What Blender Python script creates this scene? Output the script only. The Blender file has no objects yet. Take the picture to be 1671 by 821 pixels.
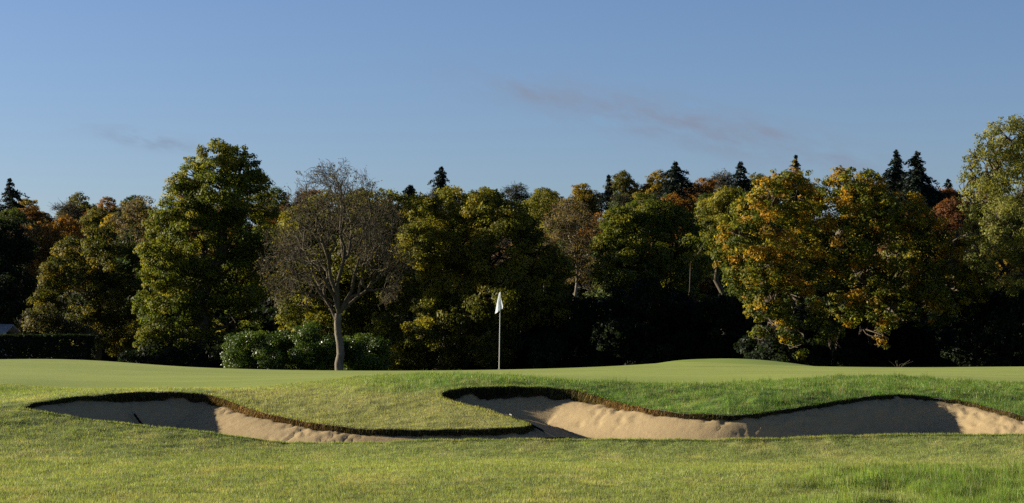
import bpy, math, random
import numpy as np
from mathutils import Vector

rng = np.random.default_rng(7)
random.seed(7)
scene = bpy.context.scene
col = scene.collection

# ------------------------------------------------------------------ camera
W0, H0, FPX = 1671.0, 821.0, 3118.0          # size of the photograph and its focal length in pixels
PITCH = math.atan((560 - 410.5) / FPX)
EYE = 1.6
cam_d = bpy.data.cameras.new('camera'); cam = bpy.data.objects.new('camera', cam_d); col.objects.link(cam)
cam.location = (0, 0, EYE); cam.rotation_euler = (math.radians(90) + PITCH, 0, 0)
cam_d.sensor_width = 36; cam_d.lens = 36 * FPX / W0
cam_d.clip_start = 0.5; cam_d.clip_end = 20000
scene.camera = cam

# ------------------------------------------------------------------ sun, sky, exposure
SUN_EL = math.radians(14.5)
SUN_BACK = math.radians(16.5)                   # the sun stands to the left, a little beyond the picture plane
sdir = Vector((-math.cos(SUN_BACK) * math.cos(SUN_EL), math.sin(SUN_BACK) * math.cos(SUN_EL), math.sin(SUN_EL)))
sd = bpy.data.lights.new('sun', 'SUN'); sd.energy = 5.0; sd.angle = math.radians(0.5); sd.color = (1.0, 0.90, 0.74)
sun = bpy.data.objects.new('sun', sd); col.objects.link(sun)
sun.rotation_euler = sdir.to_track_quat('Z', 'Y').to_euler(); sun.location = (-40, 20, 40)

world = bpy.data.worlds.new('World'); scene.world = world; world.use_nodes = True
nt = world.node_tree; nt.nodes.clear()
def N(nt, t, **kw):
    n = nt.nodes.new(t)
    for k, v in kw.items():
        if k.startswith('i_'): n.inputs[k[2:].replace('_', ' ')].default_value = v
        else: setattr(n, k, v)
    return n
L = lambda nt, a, b: nt.links.new(a, b)
def M_(nt, op, a, b=None, c=None, clamp=False):
    n = nt.nodes.new('ShaderNodeMath'); n.operation = op; n.use_clamp = clamp
    for i, v in enumerate((a, b, c)):
        if v is None: continue
        if isinstance(v, (int, float)): n.inputs[i].default_value = v
        else: nt.links.new(v, n.inputs[i])
    return n.outputs[0]
def MIX(nt, f, a, b, blend='MIX'):
    n = nt.nodes.new('ShaderNodeMix'); n.data_type = 'RGBA'; n.blend_type = blend
    for i, v in ((0, f), (6, a), (7, b)):
        if isinstance(v, (int, float)): n.inputs[i].default_value = v
        elif isinstance(v, tuple): n.inputs[i].default_value = (*v, 1)
        else: nt.links.new(v, n.inputs[i])
    return n.outputs[2]

sky = N(nt, 'ShaderNodeTexSky', sky_type='NISHITA', sun_disc=False, sun_elevation=SUN_EL,
        sun_rotation=-(math.pi / 2 - SUN_BACK), altitude=50, air_density=1.0, dust_density=0.6, ozone_density=3.0)
tc = N(nt, 'ShaderNodeTexCoord'); sep = N(nt, 'ShaderNodeSeparateXYZ'); L(nt, tc.outputs['Generated'], sep.inputs[0])
ys = M_(nt, 'MAXIMUM', sep.outputs[1], 0.05)
az = M_(nt, 'DIVIDE', sep.outputs[0], ys); el = M_(nt, 'DIVIDE', sep.outputs[2], ys)
front = M_(nt, 'GREATER_THAN', sep.outputs[1], 0.2)
cmb = N(nt, 'ShaderNodeCombineXYZ')
L(nt, M_(nt, 'MULTIPLY', M_(nt, 'ADD', az, M_(nt, 'MULTIPLY', el, 1.2)), 40), cmb.inputs[0]); L(nt, M_(nt, 'MULTIPLY', el, 75), cmb.inputs[1])
cn = N(nt, 'ShaderNodeTexNoise', i_Scale=1.0, i_Detail=7.0, i_Roughness=0.62); L(nt, cmb.outputs[0], cn.inputs['Vector'])
def px_ae(u, y):
    b = (410.5 - y) / FPX; q = math.cos(PITCH) - b * math.sin(PITCH)
    return (u - 835.5) / FPX / q, (math.sin(PITCH) + b * math.cos(PITCH)) / q
def cloud_mask(u, y, su, sy, slope):
    a0, e0 = px_ae(u, y); sa, se = su / FPX, sy / FPX
    da = M_(nt, 'SUBTRACT', az, a0); de = M_(nt, 'SUBTRACT', M_(nt, 'SUBTRACT', el, e0), M_(nt, 'MULTIPLY', da, slope))
    q = M_(nt, 'ADD', M_(nt, 'POWER', M_(nt, 'ABSOLUTE', M_(nt, 'DIVIDE', da, sa)), 2), M_(nt, 'POWER', M_(nt, 'ABSOLUTE', M_(nt, 'DIVIDE', de, se)), 2))
    return M_(nt, 'EXPONENT', M_(nt, 'MULTIPLY', q, -1))
m = cloud_mask(1120, 203, 290, 38, -0.21)
for a in ((870, 150, 70, 20, -0.3), (1250, 215, 55, 16, -0.4), (240, 228, 75, 13, -0.18), (1380, 262, 50, 14, -0.2)):
    m = M_(nt, 'MAXIMUM', m, cloud_mask(*a))
cm = M_(nt, 'MULTIPLY', M_(nt, 'MULTIPLY', m, front), M_(nt, 'MULTIPLY', M_(nt, 'SUBTRACT', cn.outputs[0], 0.36), 4.0, clamp=True), clamp=True)
zen = M_(nt, 'MULTIPLY', M_(nt, 'SUBTRACT', sep.outputs[2], .2), 2.2, clamp=True)      # sky darkened overhead, above the frame, to cut fill light in the shade
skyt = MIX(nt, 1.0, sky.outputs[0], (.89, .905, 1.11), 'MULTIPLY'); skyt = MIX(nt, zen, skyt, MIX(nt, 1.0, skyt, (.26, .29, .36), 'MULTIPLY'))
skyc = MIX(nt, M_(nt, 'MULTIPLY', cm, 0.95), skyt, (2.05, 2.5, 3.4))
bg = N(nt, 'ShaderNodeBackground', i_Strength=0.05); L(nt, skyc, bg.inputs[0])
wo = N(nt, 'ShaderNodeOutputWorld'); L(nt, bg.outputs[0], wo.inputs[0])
scene.view_settings.view_transform = 'Standard'; scene.view_settings.look = 'None'
scene.view_settings.gamma = 1; scene.view_settings.exposure = 1.25; scene.view_settings.use_curve_mapping = False
scene.render.engine = 'CYCLES'
scene.cycles.max_bounces = 6; scene.cycles.diffuse_bounces = 2; scene.cycles.glossy_bounces = 2
scene.cycles.transmission_bounces = 3; scene.cycles.transparent_max_bounces = 4
scene.cycles.use_denoising = False

# ------------------------------------------------------------------ helpers
def P3(u, y, Y):
    a, e = px_ae(u, y); return (a * Y, Y, EYE + e * Y)
def PS(arr): return np.array([P3(*a) for a in arr])

def mesh_np(name, verts, faces, mat, parent=None, cols=None, smooth=False, attr='col'):
    """faces: (n,k) int array; cols: (nverts,3)"""
    me = bpy.data.meshes.new(name); verts = np.ascontiguousarray(verts, dtype=np.float32)
    nf, k = faces.shape
    me.vertices.add(len(verts)); me.vertices.foreach_set('co', verts.ravel())
    me.loops.add(nf * k); me.loops.foreach_set('vertex_index', np.ascontiguousarray(faces, dtype=np.int32).ravel())
    me.polygons.add(nf); me.polygons.foreach_set('loop_start', np.arange(0, nf * k, k, dtype=np.int32))
    try: me.polygons.foreach_set('loop_total', np.full(nf, k, dtype=np.int32))
    except Exception: pass
    if cols is not None:
        at = me.attributes.new(attr, 'FLOAT_COLOR', 'POINT')
        c4 = np.ones((len(verts), 4), dtype=np.float32); c4[:, :3] = cols; at.data.foreach_set('color', c4.ravel())
    me.update(calc_edges=True)
    if smooth: me.polygons.foreach_set('use_smooth', np.ones(nf, dtype=bool))
    me.materials.append(mat)
    o = bpy.data.objects.new(name, me); col.objects.link(o)
    if parent is not None: o.parent = parent
    return o
def tag(o, label=None, cat=None, group=None, kind=None):
    if label: o['label'] = label
    if cat: o['category'] = cat
    if group: o['group'] = group
    if kind: o['kind'] = kind
    return o
def empty(name, loc):
    o = bpy.data.objects.new(name, None); o.location = loc; o.empty_display_size = 0.3; col.objects.link(o); return o

def _h(ix, iy, s):
    v = np.sin(ix * 127.1 + iy * 311.7 + s * 74.7) * 43758.5453
    return v - np.floor(v)
def vnoise(x, y, s=0):
    ix, iy = np.floor(x), np.floor(y); fx, fy = x - ix, y - iy
    fx = fx * fx * (3 - 2 * fx); fy = fy * fy * (3 - 2 * fy)
    return (_h(ix, iy, s) * (1 - fx) + _h(ix + 1, iy, s) * fx) * (1 - fy) + (_h(ix, iy + 1, s) * (1 - fx) + _h(ix + 1, iy + 1, s) * fx) * fy
def fbm(x, y, s=0, o=4):
    r = 0; a = .5; t = 0
    for i in range(o):
        r = r + a * vnoise(x * 2 ** i + 17.3 * i, y * 2 ** i - 9.1 * i, s + i); t += a; a *= .5
    return r / t
def sstep(a, b, x):
    t = np.clip((x - a) / (b - a), 0, 1); return t * t * (3 - 2 * t)

class TPS:
    def __init__(s, P, z, lam=1e-3):
        s.P = P; n = len(P); K = s.k(P, P) + lam * np.eye(n)
        A = np.zeros((n + 3, n + 3)); A[:n, :n] = K; A[:n, n] = 1; A[:n, n + 1:] = P; A[n, :n] = 1; A[n + 1:, :n] = P.T
        s.w = np.linalg.solve(A, np.concatenate([z, np.zeros(3)]))
    def k(s, A, B):
        d2 = ((A[:, None, :] - B[None, :, :]) ** 2).sum(-1); return 0.5 * d2 * np.log(d2 + 1e-9)
    def __call__(s, Q):
        out = np.empty(len(Q)); n = len(s.P)
        for i in range(0, len(Q), 20000):
            q = Q[i:i + 20000]; out[i:i + 20000] = s.k(q, s.P) @ s.w[:n] + s.w[n] + q @ s.w[n + 1:]
        return out
def catmull(P, m):
    P = np.asarray(P, float); out = []
    Q = np.vstack([2 * P[0] - P[1], P, 2 * P[-1] - P[-2]])
    for i in range(1, len(Q) - 2):
        t = np.linspace(0, 1, m, endpoint=False)[:, None]
        out.append(.5 * ((2 * Q[i]) + (-Q[i - 1] + Q[i + 1]) * t + (2 * Q[i - 1] - 5 * Q[i] + 4 * Q[i + 1] - Q[i + 2]) * t ** 2 + (-Q[i - 1] + 3 * Q[i] - 3 * Q[i + 1] + Q[i + 2]) * t ** 3))
    out.append(P[-1:]); return np.vstack(out)
def inside(poly, Q):
    x, y = Q[:, 0], Q[:, 1]; r = np.zeros(len(Q), bool)
    x0, y0 = poly[:, 0], poly[:, 1]; x1, y1 = np.roll(x0, -1), np.roll(y0, -1)
    for a, b, c, d in zip(x0, y0, x1, y1):
        if b == d: continue
        k = ((b > y) != (d > y)) & (x < (c - a) * (y - b) / (d - b) + a); r ^= k
    return r
def nearest_on(poly, Q, closed=True):
    """distance, closest point, segment index + t to a polyline"""
    A = poly; B = np.roll(poly, -1, 0)
    if not closed: A, B = poly[:-1], poly[1:]
    best = np.full(len(Q), 1e9); bp = np.zeros((len(Q), 2)); bi = np.zeros(len(Q), int)
    for i, (a, b) in enumerate(zip(A, B)):
        ab = b - a; t = np.clip(((Q - a) @ ab) / (ab @ ab + 1e-12), 0, 1); p = a + t[:, None] * ab
        d = np.hypot(*(Q - p).T); k = d < best; best[k] = d[k]; bp[k] = p[k]; bi[k] = i
    return best, bp, bi

# ------------------------------------------------------------------ materials
def new_mat(name):
    m = bpy.data.materials.new(name); m.use_nodes = True; m.node_tree.nodes.clear(); return m, m.node_tree
def finish(nt, sh):
    o = N(nt, 'ShaderNodeOutputMaterial'); L(nt, sh, o.inputs[0])
def leaf_mat(name, rough=0.5, spec=0.3, trans=0.35, wood=False):
    m, nt = new_mat(name)
    a = N(nt, 'ShaderNodeAttribute', attribute_name='col'); oi = N(nt, 'ShaderNodeObjectInfo')
    c = MIX(nt, 1.0, a.outputs['Color'], oi.outputs['Color'], 'MULTIPLY')
    p = N(nt, 'ShaderNodeBsdfPrincipled'); p.inputs['Roughness'].default_value = rough; p.inputs['Specular IOR Level'].default_value = spec
    L(nt, c, p.inputs['Base Color'])
    if trans:
        t = N(nt, 'ShaderNodeBsdfTranslucent'); L(nt, MIX(nt, 1.0, c, (1.15, 1.15, 0.55), 'MULTIPLY'), t.inputs[0])
        x = N(nt, 'ShaderNodeMixShader'); x.inputs[0].default_value = trans
        L(nt, p.outputs[0], x.inputs[1]); L(nt, t.outputs[0], x.inputs[2]); finish(nt, x.outputs[0])
    else: finish(nt, p.outputs[0])
    return m
M_LEAF = leaf_mat('leaf', .55, .12, .48); M_NEEDLE = leaf_mat('needle', .6, .2, .1); M_LAUREL = leaf_mat('laurel_leaf', .40, .32, .35)
M_BLADE = leaf_mat('grass_blade', .5, .22, .45); M_STRAW = leaf_mat('straw', .8, .1, .3)
def bark_mat(name, c0, c1, scale=6):
    m, nt = new_mat(name); tc = N(nt, 'ShaderNodeTexCoord'); mp = N(nt, 'ShaderNodeMapping'); mp.inputs['Scale'].default_value = (1, 1, .25)
    L(nt, tc.outputs['Object'], mp.inputs[0]); n = N(nt, 'ShaderNodeTexNoise', i_Scale=float(scale), i_Detail=6.0, i_Roughness=.7); L(nt, mp.outputs[0], n.inputs['Vector'])
    p = N(nt, 'ShaderNodeBsdfPrincipled'); p.inputs['Roughness'].default_value = .9; p.inputs['Specular IOR Level'].default_value = .1
    L(nt, MIX(nt, M_(nt, 'MULTIPLY', M_(nt, 'SUBTRACT', n.outputs[0], .3), 2.5, clamp=True), c0, c1), p.inputs['Base Color'])
    b = N(nt, 'ShaderNodeBump', i_Strength=.8, i_Distance=.05); L(nt, n.outputs[0], b.inputs['Height']); L(nt, b.outputs[0], p.inputs['Normal'])
    finish(nt, p.outputs[0]); return m
M_BARK = bark_mat('bark', (.035, .028, .02), (.12, .095, .065))
M_BARKL = bark_mat('pale_bark', (.06, .05, .035), (.24, .21, .15))
M_TWIG = bark_mat('twig_bark', (.045, .038, .026), (.13, .11, .072))

def ground_mat():
    m, nt = new_mat('turf'); a = N(nt, 'ShaderNodeAttribute', attribute_name='col'); k = N(nt, 'ShaderNodeAttribute', attribute_name='rough')
    g = N(nt, 'ShaderNodeNewGeometry')
    n1 = N(nt, 'ShaderNodeTexNoise', i_Scale=38.0, i_Detail=5.0, i_Roughness=.75); n2 = N(nt, 'ShaderNodeTexNoise', i_Scale=1.7, i_Detail=4.0, i_Roughness=.6)
    mp = N(nt, 'ShaderNodeMapping'); mp.inputs['Scale'].default_value = (1, .45, 1); L(nt, g.outputs['Position'], mp.inputs[0])
    L(nt, mp.outputs[0], n1.inputs['Vector']); L(nt, mp.outputs[0], n2.inputs['Vector'])
    amp = M_(nt, 'ADD', M_(nt, 'MULTIPLY', k.outputs['Fac'], 1.2), .4)
    f = M_(nt, 'ADD', 1.0, M_(nt, 'MULTIPLY', M_(nt, 'SUBTRACT', n1.outputs[0], .5), amp))
    f = M_(nt, 'MULTIPLY', f, M_(nt, 'ADD', .88, M_(nt, 'MULTIPLY', n2.outputs[0], .24)))
    cc = N(nt, 'ShaderNodeCombineXYZ'); [L(nt, f, cc.inputs[i]) for i in range(3)]
    c = MIX(nt, 1.0, a.outputs['Color'], cc.outputs[0], 'MULTIPLY')
    p = N(nt, 'ShaderNodeBsdfPrincipled'); p.inputs['Roughness'].default_value = .8; p.inputs['Specular IOR Level'].default_value = .12
    p.inputs['Sheen Weight'].default_value = .04; p.inputs['Sheen Roughness'].default_value = .6; p.inputs['Sheen Tint'].default_value = (.8, .9, .5, 1)
    L(nt, c, p.inputs['Base Color'])
    b = N(nt, 'ShaderNodeBump', i_Distance=.012); L(nt, n1.outputs[0], b.inputs['Height']); L(nt, M_(nt, 'ADD', .22, M_(nt, 'MULTIPLY', k.outputs['Fac'], .5)), b.inputs['Strength']); L(nt, b.outputs[0], p.inputs['Normal'])
    finish(nt, p.outputs[0]); return m
def sand_mat():
    m, nt = new_mat('sand'); g = N(nt, 'ShaderNodeNewGeometry')
    n1 = N(nt, 'ShaderNodeTexNoise', i_Scale=1.3, i_Detail=6.0, i_Roughness=.65); n2 = N(nt, 'ShaderNodeTexNoise', i_Scale=60.0, i_Detail=4.0, i_Roughness=.8)
    n3 = N(nt, 'ShaderNodeTexNoise', i_Scale=9.0, i_Detail=5.0, i_Roughness=.7)
    for n in (n1, n2, n3): L(nt, g.outputs['Position'], n.inputs['Vector'])
    c = MIX(nt, n1.outputs[0], (.36, .26, .125), (.47, .36, .20)); c = MIX(nt, M_(nt, 'MULTIPLY', M_(nt, 'SUBTRACT', n2.outputs[0], .5), 1.6, clamp=True), c, (.24, .16, .085))
    c = MIX(nt, M_(nt, 'MULTIPLY', M_(nt, 'SUBTRACT', n3.outputs[0], .62), 6, clamp=True), c, (.27, .17, .09))
    p = N(nt, 'ShaderNodeBsdfPrincipled'); p.inputs['Roughness'].default_value = .95; p.inputs['Specular IOR Level'].default_value = .1; L(nt, c, p.inputs['Base Color'])
    b = N(nt, 'ShaderNodeBump', i_Strength=.35, i_Distance=.02); L(nt, n3.outputs[0], b.inputs['Height'])
    b2 = N(nt, 'ShaderNodeBump', i_Strength=.4, i_Distance=.006); L(nt, n2.outputs[0], b2.inputs['Height']); L(nt, b.outputs[0], b2.inputs['Normal']); L(nt, b2.outputs[0], p.inputs['Normal'])
    finish(nt, p.outputs[0]); return m
def wall_mat():
    m, nt = new_mat('turf_edge'); g = N(nt, 'ShaderNodeNewGeometry'); mp = N(nt, 'ShaderNodeMapping'); mp.inputs['Scale'].default_value = (1, 1, .18); L(nt, g.outputs['Position'], mp.inputs[0])
    n1 = N(nt, 'ShaderNodeTexNoise', i_Scale=40.0, i_Detail=5.0, i_Roughness=.8); L(nt, mp.outputs[0], n1.inputs['Vector'])
    c = MIX(nt, M_(nt, 'MULTIPLY', M_(nt, 'SUBTRACT', n1.outputs[0], .3), 2.4, clamp=True), (.02, .015, .009), (.12, .08, .04))
    p = N(nt, 'ShaderNodeBsdfPrincipled'); p.inputs['Roughness'].default_value = .95; p.inputs['Specular IOR Level'].default_value = .05; L(nt, c, p.inputs['Base Color'])
    b = N(nt, 'ShaderNodeBump', i_Strength=.9, i_Distance=.04); L(nt, n1.outputs[0], b.inputs['Height']); L(nt, b.outputs[0], p.inputs['Normal']); finish(nt, p.outputs[0]); return m
def plain_mat(name, c, rough=.5, spec=.4, trans=0, var=0.1, scale=20):
    m, nt = new_mat(name); tc = N(nt, 'ShaderNodeTexCoord'); n = N(nt, 'ShaderNodeTexNoise', i_Scale=float(scale), i_Detail=4.0); L(nt, tc.outputs['Object'], n.inputs['Vector'])
    cc = MIX(nt, n.outputs[0], tuple(v * (1 - var) for v in c), tuple(min(1, v * (1 + var)) for v in c))
    p = N(nt, 'ShaderNodeBsdfPrincipled'); p.inputs['Roughness'].default_value = rough; p.inputs['Specular IOR Level'].default_value = spec; L(nt, cc, p.inputs['Base Color'])
    if trans:
        t = N(nt, 'ShaderNodeBsdfTranslucent'); L(nt, cc, t.inputs[0]); x = N(nt, 'ShaderNodeMixShader'); x.inputs[0].default_value = trans
        L(nt, p.outputs[0], x.inputs[1]); L(nt, t.outputs[0], x.inputs[2]); finish(nt, x.outputs[0])
    else: finish(nt, p.outputs[0])
    return m
M_TURF = ground_mat(); M_SAND = sand_mat(); M_WALL = wall_mat()

# ------------------------------------------------------------------ terrain: control curves (u, y in the photograph, metres away)
front = [(30,667,29.8),(80,675,29.6),(150,686,29.4),(230,695,29.2),(300,702,29.1),(370,710,29.0),(440,719,28.9),(520,722,28.9),(640,720,28.95),(760,718,29.0),(860,717,29.0),(1000,717,29.0),(1150,717.5,29.0),(1250,717,29.0),(1320,714,29.1),(1400,711,29.2),(1500,709,29.3),(1600,709,29.3),(1671,708,29.3),(1760,705,29.4),(1850,700,29.6),(1900,694,29.9)]
back = [(30,667,29.8),(60,656,30.3),(120,648,30.9),(190,643,31.5),(260,640,32.0),(320,640,32.2),(345,645,32.1),(380,656,31.6),(430,672,30.9),(480,685,30.4),(540,694,30.0),(600,699,29.8),(680,700,29.7),(760,700,29.7),(830,698,29.7),(858,694.5,29.8),(863,691,29.95),(835,683,30.3),(800,672,30.8),(760,661,31.3),(730,652,31.7),(718,645,32.0),(725,638,32.25),(750,634,32.35),(800,632,32.4),(870,632,32.4),(930,636,32.3),(970,645,31.9),(1000,653,31.5),(1050,664,30.9),(1110,673,30.4),(1180,677,30.1),(1240,673,30.2),(1320,661,30.8),(1390,650,31.5),(1450,645,32.0),(1500,645,32.2),(1560,652,32.0),(1600,660,31.6),(1640,670,31.0),(1671,678,30.6),(1730,688,30.2),(1800,694,30.0),(1900,694,29.9)]
gedge = [(-300,618,37.5),(-120,622,37),(0,627,36.5),(60,631,36.5),(200,636,35.5),(300,636.5,35),(380,635,35.2),(450,629,36),(530,620,37.5),(600,614,38.5),(700,613,39),(800,614,39),(900,621,37.5),(960,628,36.5),(1060,632,36),(1150,631,36),(1250,624,36.8),(1350,616,37.5),(1450,616,37.5),(1550,621,37),(1671,628,36.5),(1800,634,36),(2000,640,36)]
mid = [(u, y, 46) for u, y in ((-300,604),(0,604),(200,608),(350,613),(500,613),(700,610.5),(900,611),(1050,608),(1150,606),(1250,607),(1400,607),(1550,607),(1671,608),(2000,608))]
crest = [(u, y, 58) for u, y in ((-300,592),(0,587),(60,586),(150,588),(250,595),(350,602),(450,605.5),(600,607),(800,606.5),(900,605),(960,602),(1050,595),(1120,591),(1200,594),(1280,599),(1380,602),(1500,600),(1671,599),(2000,598))]
mound = [(1100,590,68),(1150,586.5,68),(1200,585.3,68),(1260,589,68),(1320,597,68),(1370,606,68)]
extra = [(-250,650,33.0),(-80,652,32.0),(-150,690,28),(0,655,31.2),(-20,672,29.3)]
ctrl = np.vstack([PS(front), PS(back[1:-1]), PS(gedge), PS(mid), PS(crest), PS(mound), PS(extra)])
cz = []
for u in range(-300, 2001, 150):
    for Y, z in ((15, 0), (19, 0.0), (24, .045)):
        cz.append((px_ae(u, 560)[0] * Y, Y, z))
for u, y, Y in crest:
    x, _, z = P3(u, y, Y)
    if not (1080 < u < 1390): cz.append((x * 67 / 58, 67, z - .4))
    cz.append((x * 76 / 58, 76, .1))
ctrl = np.vstack([ctrl, np.array(cz)])
tps = TPS(ctrl[:, :2], ctrl[:, 2], 2e-4)
def far_z(x, Y):
    h = sstep(165, 400, Y) * (20 + 1.0 * np.exp(-((x - 10) / 55) ** 2) + 3.0 * sstep(-25, -55, x) + 2.5 * np.sin(x / 60 + 1) + 2 * np.sin(x / 27))
    return -.25 + h - sstep(400, 900, Y) * 10
def ground_z(Q):
    Q = np.asarray(Q, float); x, Y = Q[:, 0], Q[:, 1]
    q = np.stack([np.clip(x, -14 - .1 * Y, 14 + .1 * Y), np.clip(Y, 14, 78)], 1)
    t = tps(q); t = np.clip(t, -1, 1.5)
    w = sstep(70, 82, Y); z = t * (1 - w) + far_z(x, Y) * w
    wn = sstep(15, 19, Y); return z * wn
def gz(x, Y): return float(ground_z([(x, Y)])[0])

fo = catmull(PS(front), 6); bo = catmull(PS(back), 8)
poly = np.vstack([bo, fo[::-1][1:-1]])[:, :2]          # bunker outline in plan
geo = catmull(PS(gedge), 5)[:, :2]
gpoly = np.vstack([geo, [(40, 40), (40, 70), (-40, 70), (-40, 40)]])
# wall (lip) height along the back outline
wk = [(0, .03), (3, .12), (5, .15), (6, .14), (8, .09), (10, .07), (12, .10), (14, .10), (16, .09), (17, .04), (18, .04), (21, .15), (25, .17), (27, .13), (30, .08), (33, .055), (36, .055), (39, .07), (43, .05)]
bw = np.interp(np.arange(len(bo)) / 8.0, [k[0] for k in wk], [k[1] for k in wk])
wpoly = np.concatenate([bw, np.full(len(fo) - 2, .07)]); wsm = wpoly.copy(); wpoly = wpoly * (.3 + 1.4 * fbm(np.arange(len(wpoly)) * .38, np.zeros(len(wpoly)), 90, 3))

# masks and colours of the turf, shared by the ground sheet and the blades of grass
ridge = catmull(PS([(330,640,33.3),(450,634,35.2),(560,626,36.5),(700,622,37.2),(860,626,36.6),(960,638,35),(1060,652,33.6),(1200,658,33.4),(1330,640,34.6),(1470,630,35.6),(1600,645,34.4),(1760,665,33)]), 4)[:, :2]
def turf(Q):
    """colour, putting-green mask, blade height for plan points"""
    x, Y = Q[:, 0], Q[:, 1]
    d, _, _ = nearest_on(geo, Q, False); ing = inside(gpoly, Q); sg = np.where(ing, d, -d)
    g = sstep(-.15, .25, sg + .25 * (fbm(x * 3, Y * 3, 5) - .5))
    n = fbm(x * .55, Y * .3, 1); n2 = fbm(x * 2.2, Y * 1.3, 2); n3 = fbm(x * 7, Y * 4, 3)
    fair = np.array([.20, .24, .062]); lush = np.array([.062, .150, .012]); dry = np.array([.35, .31, .115]); gr = np.array([.235, .275, .034]); gr2 = np.array([.195, .24, .024])
    c = fair[None] * (0.8 + .4 * n[:, None]) * (.85 + .3 * n2[:, None])
    w = sstep(.52, .75, n2) * .45; c = c * (1 - w[:, None]) + dry * w[:, None]
    # the dry nose between the bunkers
    u = x / np.maximum(Y, 1) * FPX + 835.5
    nose = sstep(29.0, 29.5, Y) * (1 - sstep(32.4, 34.5, Y)) * sstep(330, 420, u) * (1 - sstep(800, 900, u))
    c = c * (1 - .6 * nose[:, None]) + dry * np.array([.95, 1.0, .9]) * (.6 * nose[:, None])
    # lush bank above the right bunker and the ridge
    ban = np.where(u < 960, sstep(500, 700, u) * sstep(31.9, 32.7, Y), sstep(29.4, 29.8, Y)) * (1 - g) * (Y < 42)
    lf = ban * (.65 + .35 * sstep(.35, .6, n3)); c = c * (1 - .85 * lf[:, None]) + lush * (.65 + .7 * n2[:, None]) * .85 * lf[:, None]
    dk = np.exp(-((u + 20) / 110) ** 2 - ((Y - 34.6) / 1.5) ** 2); c = c * (1 - .7 * dk[:, None]) + lush * .8 * .7 * dk[:, None]
    # rough tufts at the front right
    tf = sstep(1180, 1450, u) * (1 - sstep(22.4, 24.5, Y + (n2 - .5) * 3.0)) * sstep(.3, .6, fbm(x * 1.3, Y * .8, 8) + .22 * sstep(1350, 1650, u))
    c = c * (1 - .8 * tf[:, None]) + np.array([.115, .20, .024]) * (.4 + 1.2 * n2[:, None]) * .8 * tf[:, None]
    grc = gr * (.9 + .2 * n[:, None]) ; wg = sstep(.38, .62, .4 * fbm(x * .35, Y * .5, 12) + .6 * fbm(x * .12, Y * 1.3, 13)); grc = grc * (1 - wg[:, None]) + gr2 * wg[:, None]
    back_m = sstep(62, 64, Y); grc = grc * (1 - back_m[:, None]) + np.array([.15, .21, .022]) * back_m[:, None]
    c = c * (1 - g[:, None]) + grc * g[:, None]
    # woodland floor
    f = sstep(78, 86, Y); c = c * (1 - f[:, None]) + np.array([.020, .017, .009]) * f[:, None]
    tuf = sstep(.5, .68, fbm(x * 3.1, Y * 2.0, 66)) * np.clip(tf + .3 * ban, 0, 1)
    h = .034 * tuf + (.030 + .012 * n3) * (1 - g) + .010 * ban + .030 * tf + .02 * dk + .006 * nose
    return c, g, h, tf, ban

def axis(parts):
    out = []
    for a, b, s in parts: out.append(np.arange(a, b, s))
    out.append([parts[-1][1]]); return np.concatenate(out)
fine = .05
yp = axis([(-60, 10, 10), (10, 18, 1), (18, 28.4, .1), (28.4, 34.6, fine), (34.6, 42, .12), (42, 72, .4), (72, 100, 2), (100, 420, 12), (420, 1000, 60), (1000, 6000, 500)])
xh = axis([(0, 12.5, fine), (12.5, 20, .5), (20, 60, 4), (60, 400, 20), (400, 5000, 400)])
xp = np.concatenate([-xh[:0:-1], xh])
GX, GY = np.meshgrid(xp, yp); sh = GX.shape
G = np.stack([GX.ravel(), GY.ravel()], 1)
near = (G[:, 0] > -13) & (G[:, 0] < 13) & (G[:, 1] > 28) & (G[:, 1] < 35)
dd, pp, ii = nearest_on(poly, G[near]); idx = np.where(near)[0]
sn = dd < fine * .56
G[idx[sn]] = pp[sn]
gzv = ground_z(G)
x, Y = G[:, 0], G[:, 1]
TC, TG, TH, TF, TB = turf(G)
EDG = np.zeros(len(G)); nb_ = (Y > 28) & (Y < 45) & (np.abs(x) < 14); EDG[nb_] = nearest_on(poly, G[nb_])[0]
bump = (fbm(x * 1.1, Y * 1.1, 21) - .5) * .05 + (fbm(x * 5, Y * 5, 22) - .5) * .035
gzv = gzv + bump * (1 - TG) * sstep(17, 20, Y) * (1 - sstep(70, 75, Y)) + (TF * .17 + TB * .085 * sstep(0, .5, EDG)) * (fbm(x * 3, Y * 3, 25) - .3) 
ids = np.arange(sh[0] * sh[1]).reshape(sh)
F = np.stack([ids[:-1, :-1], ids[:-1, 1:], ids[1:, 1:], ids[1:, :-1]], -1).reshape(-1, 4)
cen = G[F].mean(1)
fn = (np.abs(cen[:, 0]) < 13) & (cen[:, 1] > 28) & (cen[:, 1] < 35)
ins = np.zeros(len(F), bool); ins[fn] = inside(poly, cen[fn])
F = F[~ins]; cen = cen[~ins]
isg = inside(gpoly, cen)
V3 = np.column_stack([G, gzv])
def sheet(name, f, mat, V=V3, C=TC, R=None):
    used = np.unique(f); mp = np.full(len(V), -1); mp[used] = np.arange(len(used))
    o = mesh_np(name, V[used], mp[f], mat, cols=C[used], smooth=True)
    if R is not None:
        at = o.data.attributes.new('rough', 'FLOAT', 'POINT'); at.data.foreach_set('value', np.ascontiguousarray(R[used], dtype=np.float32))
    tag(o, kind='structure'); return o
RR = (1 - TG)
sheet('ground', F[~isg], M_TURF, R=RR)
sheet('putting_green', F[isg], M_TURF, R=RR)

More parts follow.
